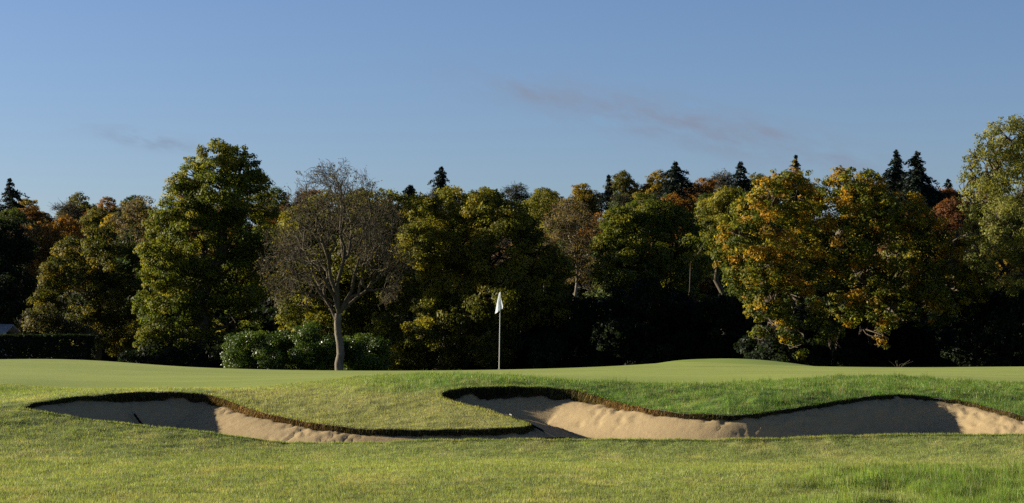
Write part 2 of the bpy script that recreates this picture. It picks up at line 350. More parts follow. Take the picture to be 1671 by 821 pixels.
# sand
sx = np.arange(-8.6, 11.2, .045); sy = np.arange(28.6, 34.2, .045)
SX, SY = np.meshgrid(sx, sy); SQ = np.stack([SX.ravel(), SY.ravel()], 1)
d, p, i = nearest_on(poly, SQ); inn = inside(poly, SQ)
ds = np.where(inn, d, 0); wl = wpoly[i]
wnear = wsm[i] + (wl - wsm[i]) * np.exp(-ds / .05)
BOWL = .30
sz = ground_z(SQ) - wnear - BOWL * sstep(0, 1.1, ds) - .0
X, Y_ = SQ[:, 0], SQ[:, 1]
foot = sstep(.56, .68, fbm(X * 15, Y_ * 7, 40, 2)) * .017 * sstep(.38, .6, fbm(X * .9, Y_ * .9, 44)) + (fbm(X * 13, Y_ * 9, 41) - .5) * .008
sz = sz - foot + (fbm(X * 1.5, Y_ * 1.5, 42) - .5) * .010
sids = np.arange(SX.size).reshape(SX.shape)
SF = np.stack([sids[:-1, :-1], sids[:-1, 1:], sids[1:, 1:], sids[1:, :-1]], -1).reshape(-1, 4)
okv = inn | (d < .09); SF = SF[okv[SF].all(1)]
sand = sheet('bunker_sand', SF, M_SAND, V=np.column_stack([SQ, sz]), C=np.ones((len(SQ), 3)))

# cut turf edge round the bunker
def resample(P, step):
    s = np.concatenate([[0], np.cumsum(np.hypot(*np.diff(P[:, :2], axis=0).T))]); n = int(s[-1] / step); t = np.linspace(0, s[-1], n)
    return np.stack([np.interp(t, s, P[:, k]) for k in range(P.shape[1])], 1)
clo = np.vstack([poly, poly[:1]]); clow = np.concatenate([wpoly, wpoly[:1]])
E = resample(np.column_stack([clo, clow]), .025); n = len(E)
tang = np.gradient(E[:, :2], axis=0); tang /= np.linalg.norm(tang, axis=1)[:, None] + 1e-9
nrm = np.stack([tang[:, 1], -tang[:, 0]], 1)      # which side is the inside?
chk = inside(poly, E[:, :2] + nrm * .05); 
if chk.mean() < .5: nrm = -nrm
ez = ground_z(E[:, :2]) + ((fbm(E[:, 0] * 1.1, E[:, 1] * 1.1, 21) - .5) * .05 + (fbm(E[:, 0] * 5, E[:, 1] * 5, 22) - .5) * .035)
rows = []
for k, t in enumerate((0, .08, .25, .5, .75, 1.0, 1.4)):
    s_ = np.arange(n) * .025
    rec = -(.0 if k == 0 else .03 * math.sin(min(1, t) * 3.14) ) + (fbm(s_ * 9, s_ * 0 + t * 3, 50) - .5) * .05 * (k > 0)
    rows.append(np.column_stack([E[:, :2] + nrm * rec[:, None] if k else E[:, :2], ez - .012 - (E[:, 2] + .03 + .12 * (t > 1)) * t * (1 if k else 0)]))
WV = np.vstack(rows); wi = np.arange(len(rows) * n).reshape(len(rows), n)
WF = np.stack([wi[:-1, :-1], wi[:-1, 1:], wi[1:, 1:], wi[1:, :-1]], -1).reshape(-1, 4)
te = mesh_np('bunker_edge', WV, WF, M_WALL, smooth=True); tag(te, kind='structure')

# ------------------------------------------------------------------ grass
def blades(name, Q, z, C, H, mat, width=.0045, lean=.6, down=None, tint=.22, parent=None):
    n = len(Q); a = rng.uniform(0, 2 * np.pi, n); b = rng.uniform(0, 2 * np.pi, n)
    hh = H * rng.uniform(.55, 1.35, n); ln = np.abs(rng.normal(0, lean, n))
    side = np.stack([np.cos(a), np.sin(a), np.zeros(n)], 1) * (width * rng.uniform(.7, 1.5, n) * .5)[:, None]
    base = np.column_stack([Q, z - .004])
    tip = base + np.stack([np.cos(b) * ln, np.sin(b) * ln, np.ones(n)], 1) / np.sqrt(1 + ln[:, None] ** 2) * hh[:, None]
    if down is not None: tip = base + down * hh[:, None] + rng.normal(0, .3, (n, 3)) * hh[:, None] * .5
    V = np.stack([base - side, base + side, tip], 1).reshape(-1, 3)
    cc = C * np.exp(rng.normal(0, tint, (n, 1))) * np.exp(rng.normal(0, .07, (n, 3)))
    o = mesh_np(name, V, np.arange(3 * n).reshape(-1, 3), mat, cols=np.repeat(cc, 3, 0), parent=parent); return o
def scatter(Y0, Y1, dens, hw=.285, pad=.8):
    A = (Y1 - Y0) * ((Y0 + Y1) * hw + 2 * pad); n = int(A * dens)
    Y = rng.uniform(Y0, Y1, int(n * 1.15)); X = rng.uniform(-1, 1, len(Y)) * (Y1 * hw + pad)
    k = np.abs(X) < Y * hw + pad; return np.stack([X[k], Y[k]], 1)
Q = np.vstack([scatter(17.6, 21, 3800), scatter(21, 25, 3000), scatter(25, 29.6, 2300), scatter(29.6, 39.6, 1900)])
nearb = Q[:, 1] > 28.5; inb = np.zeros(len(Q), bool); inb[nearb] = inside(poly, Q[nearb]); Q = Q[~inb]
def turf_z(Q, g, tf, ban):
    x, Y = Q[:, 0], Q[:, 1]; ed = np.zeros(len(Q)); kb = ban > .02; ed[kb] = nearest_on(poly, Q[kb])[0]
    return ground_z(Q) + ((fbm(x * 1.1, Y * 1.1, 21) - .5) * .05 + (fbm(x * 5, Y * 5, 22) - .5) * .035) * (1 - g) * sstep(17, 20, Y) + (tf * .17 + ban * .085 * sstep(0, .5, ed)) * (fbm(x * 3, Y * 3, 25) - .3)
c, g, h, tf, ban = turf(Q); keep = rng.uniform(0, 1, len(Q)) > g * 1.02
Q, c, g, h, tf, ban = Q[keep], c[keep], g[keep], h[keep], tf[keep], ban[keep]
z = turf_z(Q, g, tf, ban)
straw = rng.uniform(0, 1, len(Q)) < .10; c = c * 1.08; c[straw] = np.array([.30, .25, .12]); c = c * (.62 + .76 * fbm(Q[:, 0] * 15, Q[:, 1] * 7, 71, 2))[:, None]; glint = rng.uniform(0, 1, len(Q)) < .012; c[glint] = np.array([.62, .60, .42])  # some blades straw; a sparse few coloured pale as painted glints
h = h * (1 + .9 * sstep(.55, .75, fbm(Q[:, 0] * 6, Q[:, 1] * 6, 61)) * (.35 + tf + ban))
o = blades('rough_grass', Q, z, c, h, M_BLADE); tag(o, 'short olive green grass blades covering the rough in front of and around the bunkers', 'grass', kind='stuff')

# turf fringe round the lip: upright grass and hanging dead stalks
lenb = n * np.hypot(*np.diff(bo[:, :2], axis=0).T).sum() / np.hypot(*np.diff(clo, axis=0).T).sum()
def fringe(name, label, dens, hang, mat):
    s = rng.uniform(0, n - 1, int(dens * n * .025)); i0 = s.astype(int); f = (s - i0)[:, None]
    q = E[i0, :2] * (1 - f) + E[np.minimum(i0 + 1, n - 1), :2] * f; w = E[i0, 2]; nn = nrm[i0]
    zz = np.interp(s, np.arange(n), ez)
    if hang:
        k = (w > .03) & (s < lenb); q, w, nn, zz = q[k], w[k], nn[k], zz[k]
        off = rng.uniform(0, .05, len(q)); zz = zz - rng.uniform(0, .7, len(q)) ** 1.5 * w
        dn = np.column_stack([nn * rng.uniform(.1, .7, (len(q), 1)), -np.ones(len(q))])
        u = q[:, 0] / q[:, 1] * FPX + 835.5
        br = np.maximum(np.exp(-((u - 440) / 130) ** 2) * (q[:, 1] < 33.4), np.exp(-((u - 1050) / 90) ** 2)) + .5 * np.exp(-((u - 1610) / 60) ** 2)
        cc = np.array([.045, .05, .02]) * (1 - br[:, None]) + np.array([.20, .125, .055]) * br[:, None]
        return tag(blades(name, q + nn * off[:, None], zz, cc * (.35 + 1.1 * fbm(s * .02, s * 0, 77))[k][:, None], .03 + .35 * w, mat, width=.008, down=dn, tint=.5), label, 'grass', kind='stuff')
    q = q - nn * rng.uniform(-.03, .10, (len(q), 1)); c, g, h, tf, ban = turf(q)
    b = blades(name, q, zz, c * 1.25, h * .7 + .008, mat, lean=.9, width=.006); return tag(b, label, 'grass', kind='stuff')
fringe('lip_grass', 'green grass overhanging the cut lip of the bunkers', 520, False, M_BLADE)
def overhang():
    s = rng.uniform(0, lenb, int(420 * lenb * .025)); i0 = s.astype(int); q = E[i0, :2]; nn = nrm[i0]; cl = fbm(s * .05, s * 0, 81, 3); k = (E[i0, 2] > .04) & (cl > rng.uniform(.25, .6, len(s)))
    s, q, nn, cl = s[k], q[k], nn[k], cl[k]; c, g, h, tf, ban = turf(q); zz = np.interp(s, np.arange(n), ez)
    dn = np.column_stack([nn * rng.uniform(.4, 1.2, (len(q), 1)), -rng.uniform(.2, 1.0, len(q))])
    o = blades('overhanging_grass', q - nn * .01, zz + .01, c, .02 + .13 * np.clip(cl - .35, 0, 1), M_BLADE, width=.008, down=dn, tint=.35)
    tag(o, 'ragged green tufts rolling over the cut lip of the bunkers', 'grass', kind='stuff')
overhang()
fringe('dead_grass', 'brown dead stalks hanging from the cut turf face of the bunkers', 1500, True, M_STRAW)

# ------------------------------------------------------------------ tubes
def tubes(name, polys, mat, parent=None, sides=5, local=None):
    """polys: list of (points (k,3), radii (k,))"""
    Vs, Fs, base = [], [], 0
    ang = np.linspace(0, 2 * np.pi, sides, endpoint=False); ca, sa = np.cos(ang), np.sin(ang)
    for P, r in polys:
        P = np.asarray(P, float); k = len(P)
        T = np.gradient(P, axis=0); T /= np.linalg.norm(T, axis=1)[:, None] + 1e-9
        ref = np.array([1., 0, 0]) if abs(T[:, 2]).mean() > .7 else np.array([0, 0, 1.])
        A = np.cross(T, ref); A /= np.linalg.norm(A, axis=1)[:, None] + 1e-9; B = np.cross(T, A)
        V = P[:, None, :] + np.asarray(r)[:, None, None] * (A[:, None, :] * ca[None, :, None] + B[:, None, :] * sa[None, :, None])
        Vs.append(V.reshape(-1, 3)); i = base + np.arange(k * sides).reshape(k, sides); j = np.roll(i, -1, 1)
        Fs.append(np.stack([i[:-1], j[:-1], j[1:], i[1:]], -1).reshape(-1, 4)); base += k * sides
    V = np.vstack(Vs)
    if local is not None: V = V - np.asarray(local)
    return mesh_np(name, V, np.vstack(Fs), mat, parent=parent, smooth=True)
def wander(a, b, n, amp, r, sag=0):
    t = np.linspace(0, 1, n)[:, None]; P = a + (b - a) * t; L_ = np.linalg.norm(b - a)
    j = r.normal(0, 1, (n, 3)); j = np.cumsum(j, 0); j -= j[:1]; j -= t * j[-1:]
    P = P + j * amp * L_ / n; P[:, 2] += np.sin(t[:, 0] * np.pi) * sag * L_; return P

# ------------------------------------------------------------------ leaves
def leaf_quads(Pn, Nn, size, r, aspect=.62):
    n = len(Pn); Nn = Nn / (np.linalg.norm(Nn, axis=1)[:, None] + 1e-9)
    t = r.normal(0, 1, (n, 3)); t -= (t * Nn).sum(1)[:, None] * Nn; t /= np.linalg.norm(t, axis=1)[:, None] + 1e-9
    b = np.cross(Nn, t); s = (size * r.uniform(.6, 1.4, n))[:, None] * .5
    return np.stack([Pn - t * s, Pn + b * s * aspect - t * s * .1, Pn + t * s, Pn - b * s * aspect + t * s * .15], 1).reshape(-1, 3)
def pal(P, v):
    P = np.asarray(P); k = len(P) - 1; v = np.clip(v, 0, .9999) * k; i = v.astype(int); f = (v - i)[:, None]
    return P[i] * (1 - f) + P[i + 1] * f
def crown_arrays(lobes, size, palette, r, lai=2.2, clump=(.38, .75), vbias=(.0, .0), spread=.28, hole=.0, back=.55, squash=.8, stray=.12):
    """lobes: (n,4) x y z r.  returns verts, cols"""
    lobes = np.asarray(lobes, float); Pv, Nv, Cv = [], [], []
    zmin, zmax = (lobes[:, 2] - lobes[:, 3]).min(), (lobes[:, 2] + lobes[:, 3]).max()
    for li, (cx, cy, cz_, R) in enumerate(lobes):
        rc0 = np.clip(R * .30, clump[0], clump[1])
        nc = max(6, int(4 * np.pi * R * R / (np.pi * rc0 * rc0) * 1.25))
        k = np.arange(nc) + .5; ph = np.arccos(1 - 2 * k / nc); th = np.pi * (1 + 5 ** .5) * k + r.uniform(0, 6)
        D = np.stack([np.cos(th) * np.sin(ph), np.sin(th) * np.sin(ph), np.cos(ph)], 1) + r.normal(0, .12, (nc, 3)); D /= np.linalg.norm(D, axis=1)[:, None]
        ok = r.uniform(0, 1, nc) > hole
        ok &= (D[:, 1] < .35) | (r.uniform(0, 1, nc) < back)
        D = D[ok]; nc = len(D)
        if nc == 0: continue
        rr = R * r.uniform(.72, 1.06, nc); st = r.uniform(0, 1, nc) < stray; rr[st] *= r.uniform(1.05, 1.28, st.sum())
        C = np.array([cx, cy, cz_]) + D * rr[:, None] * np.array([1, 1, .95])
        # drop clumps buried in neighbours
        keep = np.ones(nc, bool)
        for lj, (ax, ay, az_, AR) in enumerate(lobes):
            if lj != li: keep &= np.linalg.norm(C - (ax, ay, az_), axis=1) > AR * .62
        C, D = C[keep], D[keep]; nc = len(C); st = st[keep]
        if nc == 0: continue
        rc = rc0 * r.uniform(.65, 1.3, nc) * np.where(st, .6, 1)
        m = np.maximum(4, (lai * np.pi * rc * rc / (size * size * .33)).astype(int)); idx = np.repeat(np.arange(nc), m); nl = len(idx)
        d = r.normal(0, 1, (nl, 3)); d /= np.linalg.norm(d, axis=1)[:, None]
        rad = r.uniform(0, 1, nl) ** .45
        P_ = C[idx] + d * (rad * rc[idx])[:, None] * np.array([1.15, 1.15, squash])
        N_ = .55 * d + .5 * D[idx] + np.array([0, 0, .25]) + r.normal(0, .5, (nl, 3))
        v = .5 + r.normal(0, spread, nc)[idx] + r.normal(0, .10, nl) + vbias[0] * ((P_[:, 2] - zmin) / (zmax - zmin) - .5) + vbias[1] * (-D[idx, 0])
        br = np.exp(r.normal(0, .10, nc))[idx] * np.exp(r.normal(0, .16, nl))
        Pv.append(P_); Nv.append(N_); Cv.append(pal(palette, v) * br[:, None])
    P_, N_, C_ = np.vstack(Pv), np.vstack(Nv), np.vstack(Cv)
    return leaf_quads(P_, N_, size, r), np.repeat(C_, 4, 0)
def px_lobes(L_, Y, depth=1.0, r=None):
    out = []
    for l in L_:
        u, y, R = l[:3]; dy = l[3] if len(l) > 3 else r.uniform(-.5, .5) * 3.0 * depth
        x, _, z = P3(u, y, Y + dy); out.append((x, Y + dy, z, R / FPX * (Y + dy)))
    return np.array(out)

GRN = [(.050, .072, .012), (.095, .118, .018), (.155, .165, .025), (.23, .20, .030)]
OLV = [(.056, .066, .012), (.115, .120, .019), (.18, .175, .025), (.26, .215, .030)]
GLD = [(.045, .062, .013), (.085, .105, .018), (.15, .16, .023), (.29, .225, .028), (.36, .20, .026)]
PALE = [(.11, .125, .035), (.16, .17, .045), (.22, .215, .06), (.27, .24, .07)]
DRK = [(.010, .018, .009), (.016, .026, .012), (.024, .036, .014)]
LAU = [(.032, .060, .010), (.065, .105, .014), (.10, .14, .020)]

def make_tree(name, label, cat, base_u, Y, lobes, palette, size, seed, trunk_r=.35, mat=None, bark=None, group=None, limbs=True, **kw):
    r = np.random.default_rng(seed); LB = px_lobes(lobes, Y, r=r, depth=kw.pop('depth', 1.0)); mat = mat or M_LEAF; bark = bark or M_BARK
    Y = Y + kw.pop('back_', 0); bx = px_ae(base_u, 560)[0] * Y; bz = gz(bx, Y); root = empty(name, (bx, Y, bz)); o3 = np.array([bx, Y, bz])
    tag(root, label, cat, group)
    V, C = crown_arrays(LB, size, palette, r, **kw)
    mesh_np('crown', V - o3, np.arange(len(V)).reshape(-1, 4), mat, parent=root, cols=C)
    top = LB[LB[:, 2].argmax(), :3]; mids = np.array([bx, Y, bz + (top[2] - bz) * .45]); mids[0] += (LB[:, 0].mean() - bx) * .5
    tp = np.vstack([wander(o3 + (0, 0, -.3), mids, 6, .25, r), wander(mids, top, 7, .4, r)[1:]])
    rad = np.interp(np.arange(len(tp)), [0, 1, 5, len(tp) - 1], [trunk_r * 1.5, trunk_r * 1.05, trunk_r * .75, .04])
    polys = [(tp, rad)]; tubes('trunk', polys, bark, parent=root, sides=9, local=o3)
    if limbs:
        lp = []
        for l in LB:
            k = int(np.clip(np.searchsorted(tp[:, 2], l[2] - l[3] * .8 - 1.2), 2, len(tp) - 3)); a = tp[k]
            R0 = min(rad[k] * .6, .05 + .06 * l[3]); P = wander(a, l[:3], 7, .5, r, sag=.06); lp.append((P, np.linspace(R0, R0 * .35, 7)))
            for _ in range(9):
                d = r.normal(0, 1, 3); d /= np.linalg.norm(d); d[2] = d[2] * .7 + .2; s0 = P[r.integers(3, 7)]
                lp.append((wander(s0, l[:3] + d * l[3] * r.uniform(.75, 1.0), 5, .5, r), np.linspace(R0 * .4, .012, 5)))
        tubes('limbs', lp, bark, parent=root, sides=4, local=o3)
    return root

# ------------------------------------------------------------------ front row of trees
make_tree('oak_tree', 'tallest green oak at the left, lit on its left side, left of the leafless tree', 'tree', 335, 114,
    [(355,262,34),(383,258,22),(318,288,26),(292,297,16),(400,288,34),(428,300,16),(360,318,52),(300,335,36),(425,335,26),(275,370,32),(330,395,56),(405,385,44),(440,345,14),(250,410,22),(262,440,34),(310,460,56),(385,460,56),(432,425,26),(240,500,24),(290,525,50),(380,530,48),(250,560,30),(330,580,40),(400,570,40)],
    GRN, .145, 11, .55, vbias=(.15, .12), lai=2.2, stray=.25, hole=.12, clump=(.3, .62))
make_tree('oak_tree', 'dark olive oak left of the tallest oak, trunk rising over the clipped black hedge', 'tree', 155, 130,
    [(165,398,30),(120,415,30),(195,430,36),(95,450,28),(140,475,44),(200,490,40),(72,492,22),(150,530,40),(210,550,35),(110,540,26),(225,470,25)],
    [(.035,.042,.012),(.065,.072,.015),(.11,.11,.02),(.22,.17,.028)], .145, 12, .40, vbias=(-.1, .25), lai=2.1, hole=.12, stray=.25)
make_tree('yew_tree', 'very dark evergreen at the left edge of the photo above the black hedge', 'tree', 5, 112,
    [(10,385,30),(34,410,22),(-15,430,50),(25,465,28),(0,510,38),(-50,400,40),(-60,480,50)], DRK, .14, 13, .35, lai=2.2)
make_tree('shrub', 'small pale olive shrub above the black hedge beside the grey roof', 'shrub', 62, 108,
    [(48,530,16),(70,522,22),(95,530,18),(118,540,13),(140,543,10)], [(.05,.055,.02),(.09,.085,.035),(.12,.10,.045)], .13, 14, .06, limbs=False)
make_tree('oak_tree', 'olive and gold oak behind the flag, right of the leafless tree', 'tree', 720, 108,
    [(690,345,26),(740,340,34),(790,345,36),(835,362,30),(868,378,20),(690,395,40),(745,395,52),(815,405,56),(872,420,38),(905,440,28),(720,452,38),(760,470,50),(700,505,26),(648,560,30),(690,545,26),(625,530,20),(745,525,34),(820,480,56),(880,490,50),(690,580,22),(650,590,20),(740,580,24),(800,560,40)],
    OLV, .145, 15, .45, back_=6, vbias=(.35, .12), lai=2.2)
make_tree('oak_tree', 'dark olive tree directly behind the leafless tree', 'tree', 590, 118,
    [(490,380,40),(540,350,36),(590,345,38),(640,350,40),(520,430,60),(600,420,60),(500,500,50),(580,500,60),(650,460,50),(460,430,40),(540,560,50),(620,560,45)],
    OLV, .155, 16, .40, vbias=(.15, .1), lai=1.9)
make_tree('oak_tree', 'rounded deep green tree above the dark laurels right of the flag', 'tree', 1050, 114,
    [(1050,342,26),(1012,365,28),(1075,360,38),(1110,360,20),(995,405,26),(1045,400,50),(1110,392,38),(1130,430,30),(985,440,20),(1030,450,42),(1095,465,44)],
    [(.045,.060,.012),(.080,.100,.016),(.125,.140,.022),(.19,.175,.028)], .14, 17, .35, vbias=(.0, .18), lai=2.3, spread=.2)
make_tree('maple_tree', 'yellow-green tree half hidden between the rounded green tree and the golden oak', 'tree', 1180, 119,
    [(1190,330,26),(1160,350,26),(1215,345,28),(1175,385,35),(1220,385,30),(1145,380,20)],
    OLV, .145, 18, .25, vbias=(.3, .1))
make_tree('hazel_shrub', 'thin yellow-leaved sapling in front of the rounded green tree', 'tree', 1150, 104,
    [(1130,395,12),(1155,388,10),(1150,412,13),(1178,400,12),(1190,425,14),(1128,420,8),(1165,440,12)],
    GLD[1:4], .15, 19, .05, back_=8, limbs=False, lai=1.1, hole=.3, bark=M_BARK)
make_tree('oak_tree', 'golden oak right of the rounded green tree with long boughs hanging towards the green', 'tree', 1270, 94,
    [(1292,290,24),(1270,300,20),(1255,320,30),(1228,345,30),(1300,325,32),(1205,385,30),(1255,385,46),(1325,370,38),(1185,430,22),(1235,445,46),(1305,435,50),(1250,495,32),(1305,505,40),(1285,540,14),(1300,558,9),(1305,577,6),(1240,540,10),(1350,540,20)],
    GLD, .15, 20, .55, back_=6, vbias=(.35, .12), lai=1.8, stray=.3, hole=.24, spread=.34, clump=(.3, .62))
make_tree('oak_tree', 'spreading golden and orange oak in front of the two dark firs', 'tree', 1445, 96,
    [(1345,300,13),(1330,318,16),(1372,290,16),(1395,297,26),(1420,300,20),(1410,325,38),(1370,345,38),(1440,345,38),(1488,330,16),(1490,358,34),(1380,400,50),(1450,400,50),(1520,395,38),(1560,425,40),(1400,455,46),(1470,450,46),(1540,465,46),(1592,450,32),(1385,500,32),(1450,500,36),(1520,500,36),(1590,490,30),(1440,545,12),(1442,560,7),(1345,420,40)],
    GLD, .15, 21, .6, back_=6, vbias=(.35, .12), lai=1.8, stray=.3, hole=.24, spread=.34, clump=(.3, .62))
make_tree('willow_tree', 'tall pale green feathery tree at the right edge of the photo', 'tree', 1640, 91,
    [(1642,225,32),(1612,232,18),(1590,255,16),(1668,235,40),(1625,275,40),(1585,290,20),(1670,300,60),(1605,330,34),(1640,365,46),(1590,380,24),(1700,380,70),(1600,420,24),(1650,440,40),(1720,270,60),(1750,400,60)],
    PALE, .105, 22, .35, back_=8, lai=1.15, clump=(.25, .5), hole=.18, stray=.3, vbias=(.1, .1))
BRN = [(.07,.055,.035),(.11,.085,.05),(.15,.11,.06),(.18,.14,.06)]
RST = [(.09,.06,.02),(.16,.09,.026),(.22,.11,.028),(.20,.14,.03)]
make_tree('birch_tree', 'thin grey-brown half-bare tree in the gap left of the rounded green tree', 'tree', 940, 142,
    [(935,345,24),(915,365,26),(950,375,30),(925,400,32),(960,415,26),(900,415,24),(940,440,30),(970,455,20)], BRN, .14, 51, .16, lai=.85, hole=.2, stray=.3, bark=M_BARKL)
make_tree('birch_tree', 'pale olive thin-leaved tree rising just right of the oak behind the flag', 'tree', 890, 150,
    [(885,335,24),(905,350,22),(870,345,20),(895,380,26)], OLV, .15, 52, .16, lai=1.1, hole=.1, stray=.3)
make_tree('beech_tree', 'rust-orange tree between the dark left-edge evergreen and the dark olive oak', 'tree', 75, 146,
    [(75,385,22),(95,400,22),(60,405,20),(85,425,26),(65,440,22),(100,445,22)], RST, .15, 53, .16, lai=1.5, stray=.3)
make_tree('beech_tree', 'grey-brown thin tree behind the right shoulder of the dark olive oak', 'tree', 235, 150,
    [(230,345,26),(215,370,24),(245,375,24),(200,350,18)], BRN, .15, 54, .16, lai=.9, hole=.2, stray=.3)
# beyond the left edge, where the row goes on
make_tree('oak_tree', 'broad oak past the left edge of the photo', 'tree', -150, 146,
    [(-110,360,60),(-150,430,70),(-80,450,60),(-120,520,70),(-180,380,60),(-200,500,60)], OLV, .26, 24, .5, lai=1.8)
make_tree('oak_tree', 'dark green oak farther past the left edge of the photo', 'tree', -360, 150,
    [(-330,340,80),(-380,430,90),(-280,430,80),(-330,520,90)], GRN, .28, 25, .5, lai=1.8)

# ------------------------------------------------------------------ the leafless tree
def bare_tree():
    r = np.random.default_rng(5); Y = 92; bx = px_ae(553, 560)[0] * Y; bz = gz(bx, Y); o3 = np.array([bx, Y, bz])
    root = tag(empty('bare_tree', o3), 'nearly leafless brown tree with a pale lit trunk standing just beyond the green', 'tree')
    s = Y / FPX
    def W(u, y, dy=0): return np.array(P3(u, y, Y + dy))
    fork = W(552, 512); t0 = wander(o3 + (0, 0, -.2), fork, 8, .12, r)
    trunk = [(t0, np.array([.29, .22, .20, .19, .18, .175, .17, .17]))]
    ends = [(500,300,0),(545,285,1),(610,300,-1),(640,350,1),(470,360,-1),(445,430,1),(655,430,-1),(580,310,3),(520,330,-3),(600,360,-3),(480,450,-2.5),(640,480,2),(560,300,-1),(455,490,0),(575,380,3.5),(500,400,3),(470,395,2),(625,395,-2.5)]
    limbs, twigs, tips = [], [], []
    def env(p):   # inside an ellipsoid envelope of the crown
        c = W(543, 405); q = (p - c) / np.array([128 * s, 4.0, 142 * s]); return (q * q).sum() < 1.0
    def grow(P, rad, level):
        Ltot = np.linalg.norm(P[-1] - P[0]); nb = {0: 8, 1: 4, 2: 3, 3: 2}[level]
        for k in range(nb):
            t = r.uniform(.22 if level == 0 else .15, 1.0); f = t * (len(P) - 1); i = min(int(f), len(P) - 2); p0 = P[i] + (P[i + 1] - P[i]) * (f - i)
            d0 = P[i + 1] - P[i]; d0 /= np.linalg.norm(d0); d = r.normal(0, 1, 3); d -= (d @ d0) * d0; d /= np.linalg.norm(d)
            out = p0 - W(548, 440); out /= np.linalg.norm(out) + 1e-6
            dd = d0 * .7 + d * .75 + out * .25 + np.array([0, 0, .08 if level < 2 else -.05]); dd /= np.linalg.norm(dd)
            ll = Ltot * (1 - .5 * t) * r.uniform(.4, .75) if level < 2 else r.uniform(.45, 1.0) * (1.0 if level == 2 else .6)
            p1 = p0 + dd * ll
            if not env(p1): p1 = p0 + dd * ll * .45
            n = 6 if level < 2 else 4
            Q = wander(p0, p1, n, .45, r, sag=.05); r0 = max(.009, rad[i] * .5); R = np.linspace(r0, max(.006, r0 * .35), n)
            (limbs if level == 0 else twigs).append((Q, R))
            if level < 3: grow(Q, R, level + 1)
            else: tips.append(p1)
    prim = []
    for q, (u, y, dy) in enumerate(ends):
        e = W(u, y, dy)
        if q < 7: a = t0[-1] if q != 5 else t0[-2]; r0 = .10
        else:
            best = min(prim, key=lambda P: np.linalg.norm(P[5] - e)); a = best[r.integers(2, 5)]; r0 = .075
        P = wander(a.copy(), e, 9, .42, r, sag=.10 if y > 380 else .03); R = np.linspace(r0, .022, 9) * r.uniform(.85, 1.15)
        if q < 7: prim.append(P)
        limbs.append((P, R)); grow(P, R, 0)
    tubes('trunk', trunk, M_BARKL, parent=root, sides=12, local=o3)
    tubes('limbs', limbs, M_TWIG, parent=root, sides=5, local=o3)
    tubes('twigs', twigs, M_TWIG, parent=root, sides=3, local=o3)
    tips = np.array(tips); print('bare tree twigs', len(twigs), 'tips', len(tips))
    k = r.uniform(0, 1, len(tips)) < .5; T = tips[k] + r.normal(0, .06, (k.sum(), 3))
    V = leaf_quads(T, r.normal(0, 1, T.shape), .10, r); C = pal([(.06,.06,.02),(.12,.10,.03),(.16,.11,.04)], r.uniform(0, 1, len(T)))
    mesh_np('leaves', V - o3, np.arange(len(V)).reshape(-1, 4), M_LEAF, parent=root, cols=np.repeat(C, 4, 0))
bare_tree()

# ------------------------------------------------------------------ shrubs and hedges
def shrub(name, label, u0, u1, ytop, Y, palette, size, seed, mat, lai=2.3, depth=2.0, R=26, group=None, ybot=590, cat='shrub', **kw):
    r = np.random.default_rng(seed); lob = []
    y = ytop + R * .8
    while y < ybot + R:
        k = max(2, int((u1 - u0) / (R * 1.1)))
        for i in range(k):
            u = u0 + (i + .5) * (u1 - u0) / k + r.uniform(-.3, .3) * R; edge = abs((u - (u0 + u1) / 2) / ((u1 - u0) / 2 + 1))
            yy = y + edge ** 2 * R * 1.3 + r.uniform(-.35, .35) * R
            lob.append((u, yy, R * r.uniform(.8, 1.15), r.uniform(-depth, depth)))
        y += R * 1.15
    return make_tree(name, label, cat, (u0 + u1) / 2, Y, lob, palette, size, seed, .07, mat=mat, limbs=False, group=group, lai=lai, **kw)
GL = 'glossy laurels beside the leafless tree'
shrub('laurel_shrub', 'glossy bright green laurel left of the leafless trunk, under the tall oak', 372, 455, 548, 96, LAU, .10, 31, M_LAUREL, R=12, stray=.4)
shrub('laurel_shrub', 'taller glossy laurel directly left of the leafless trunk', 440, 545, 536, 97, LAU, .10, 32, M_LAUREL, R=13, stray=.4)
shrub('laurel_shrub', 'glossy laurel directly right of the leafless trunk', 555, 625, 548, 98, LAU, .10, 33, M_LAUREL, R=12, stray=.4)
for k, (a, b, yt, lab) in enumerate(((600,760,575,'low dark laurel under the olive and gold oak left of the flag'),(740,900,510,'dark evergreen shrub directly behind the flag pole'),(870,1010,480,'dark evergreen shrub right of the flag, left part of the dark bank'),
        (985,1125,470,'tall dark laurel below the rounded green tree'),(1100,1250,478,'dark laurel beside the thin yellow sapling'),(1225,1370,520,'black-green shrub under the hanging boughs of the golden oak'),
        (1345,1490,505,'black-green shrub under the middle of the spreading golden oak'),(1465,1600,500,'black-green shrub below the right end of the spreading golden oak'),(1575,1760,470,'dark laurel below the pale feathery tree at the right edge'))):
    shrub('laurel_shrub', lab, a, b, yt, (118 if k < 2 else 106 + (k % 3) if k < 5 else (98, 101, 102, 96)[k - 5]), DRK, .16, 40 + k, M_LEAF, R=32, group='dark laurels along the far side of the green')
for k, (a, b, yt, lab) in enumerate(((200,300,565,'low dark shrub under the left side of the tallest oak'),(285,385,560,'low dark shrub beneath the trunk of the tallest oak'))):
    shrub('holly_shrub', lab, a, b, yt, 110, DRK, .16, 60 + k, M_LEAF, R=24, group='dark shrubs under the tallest oak')
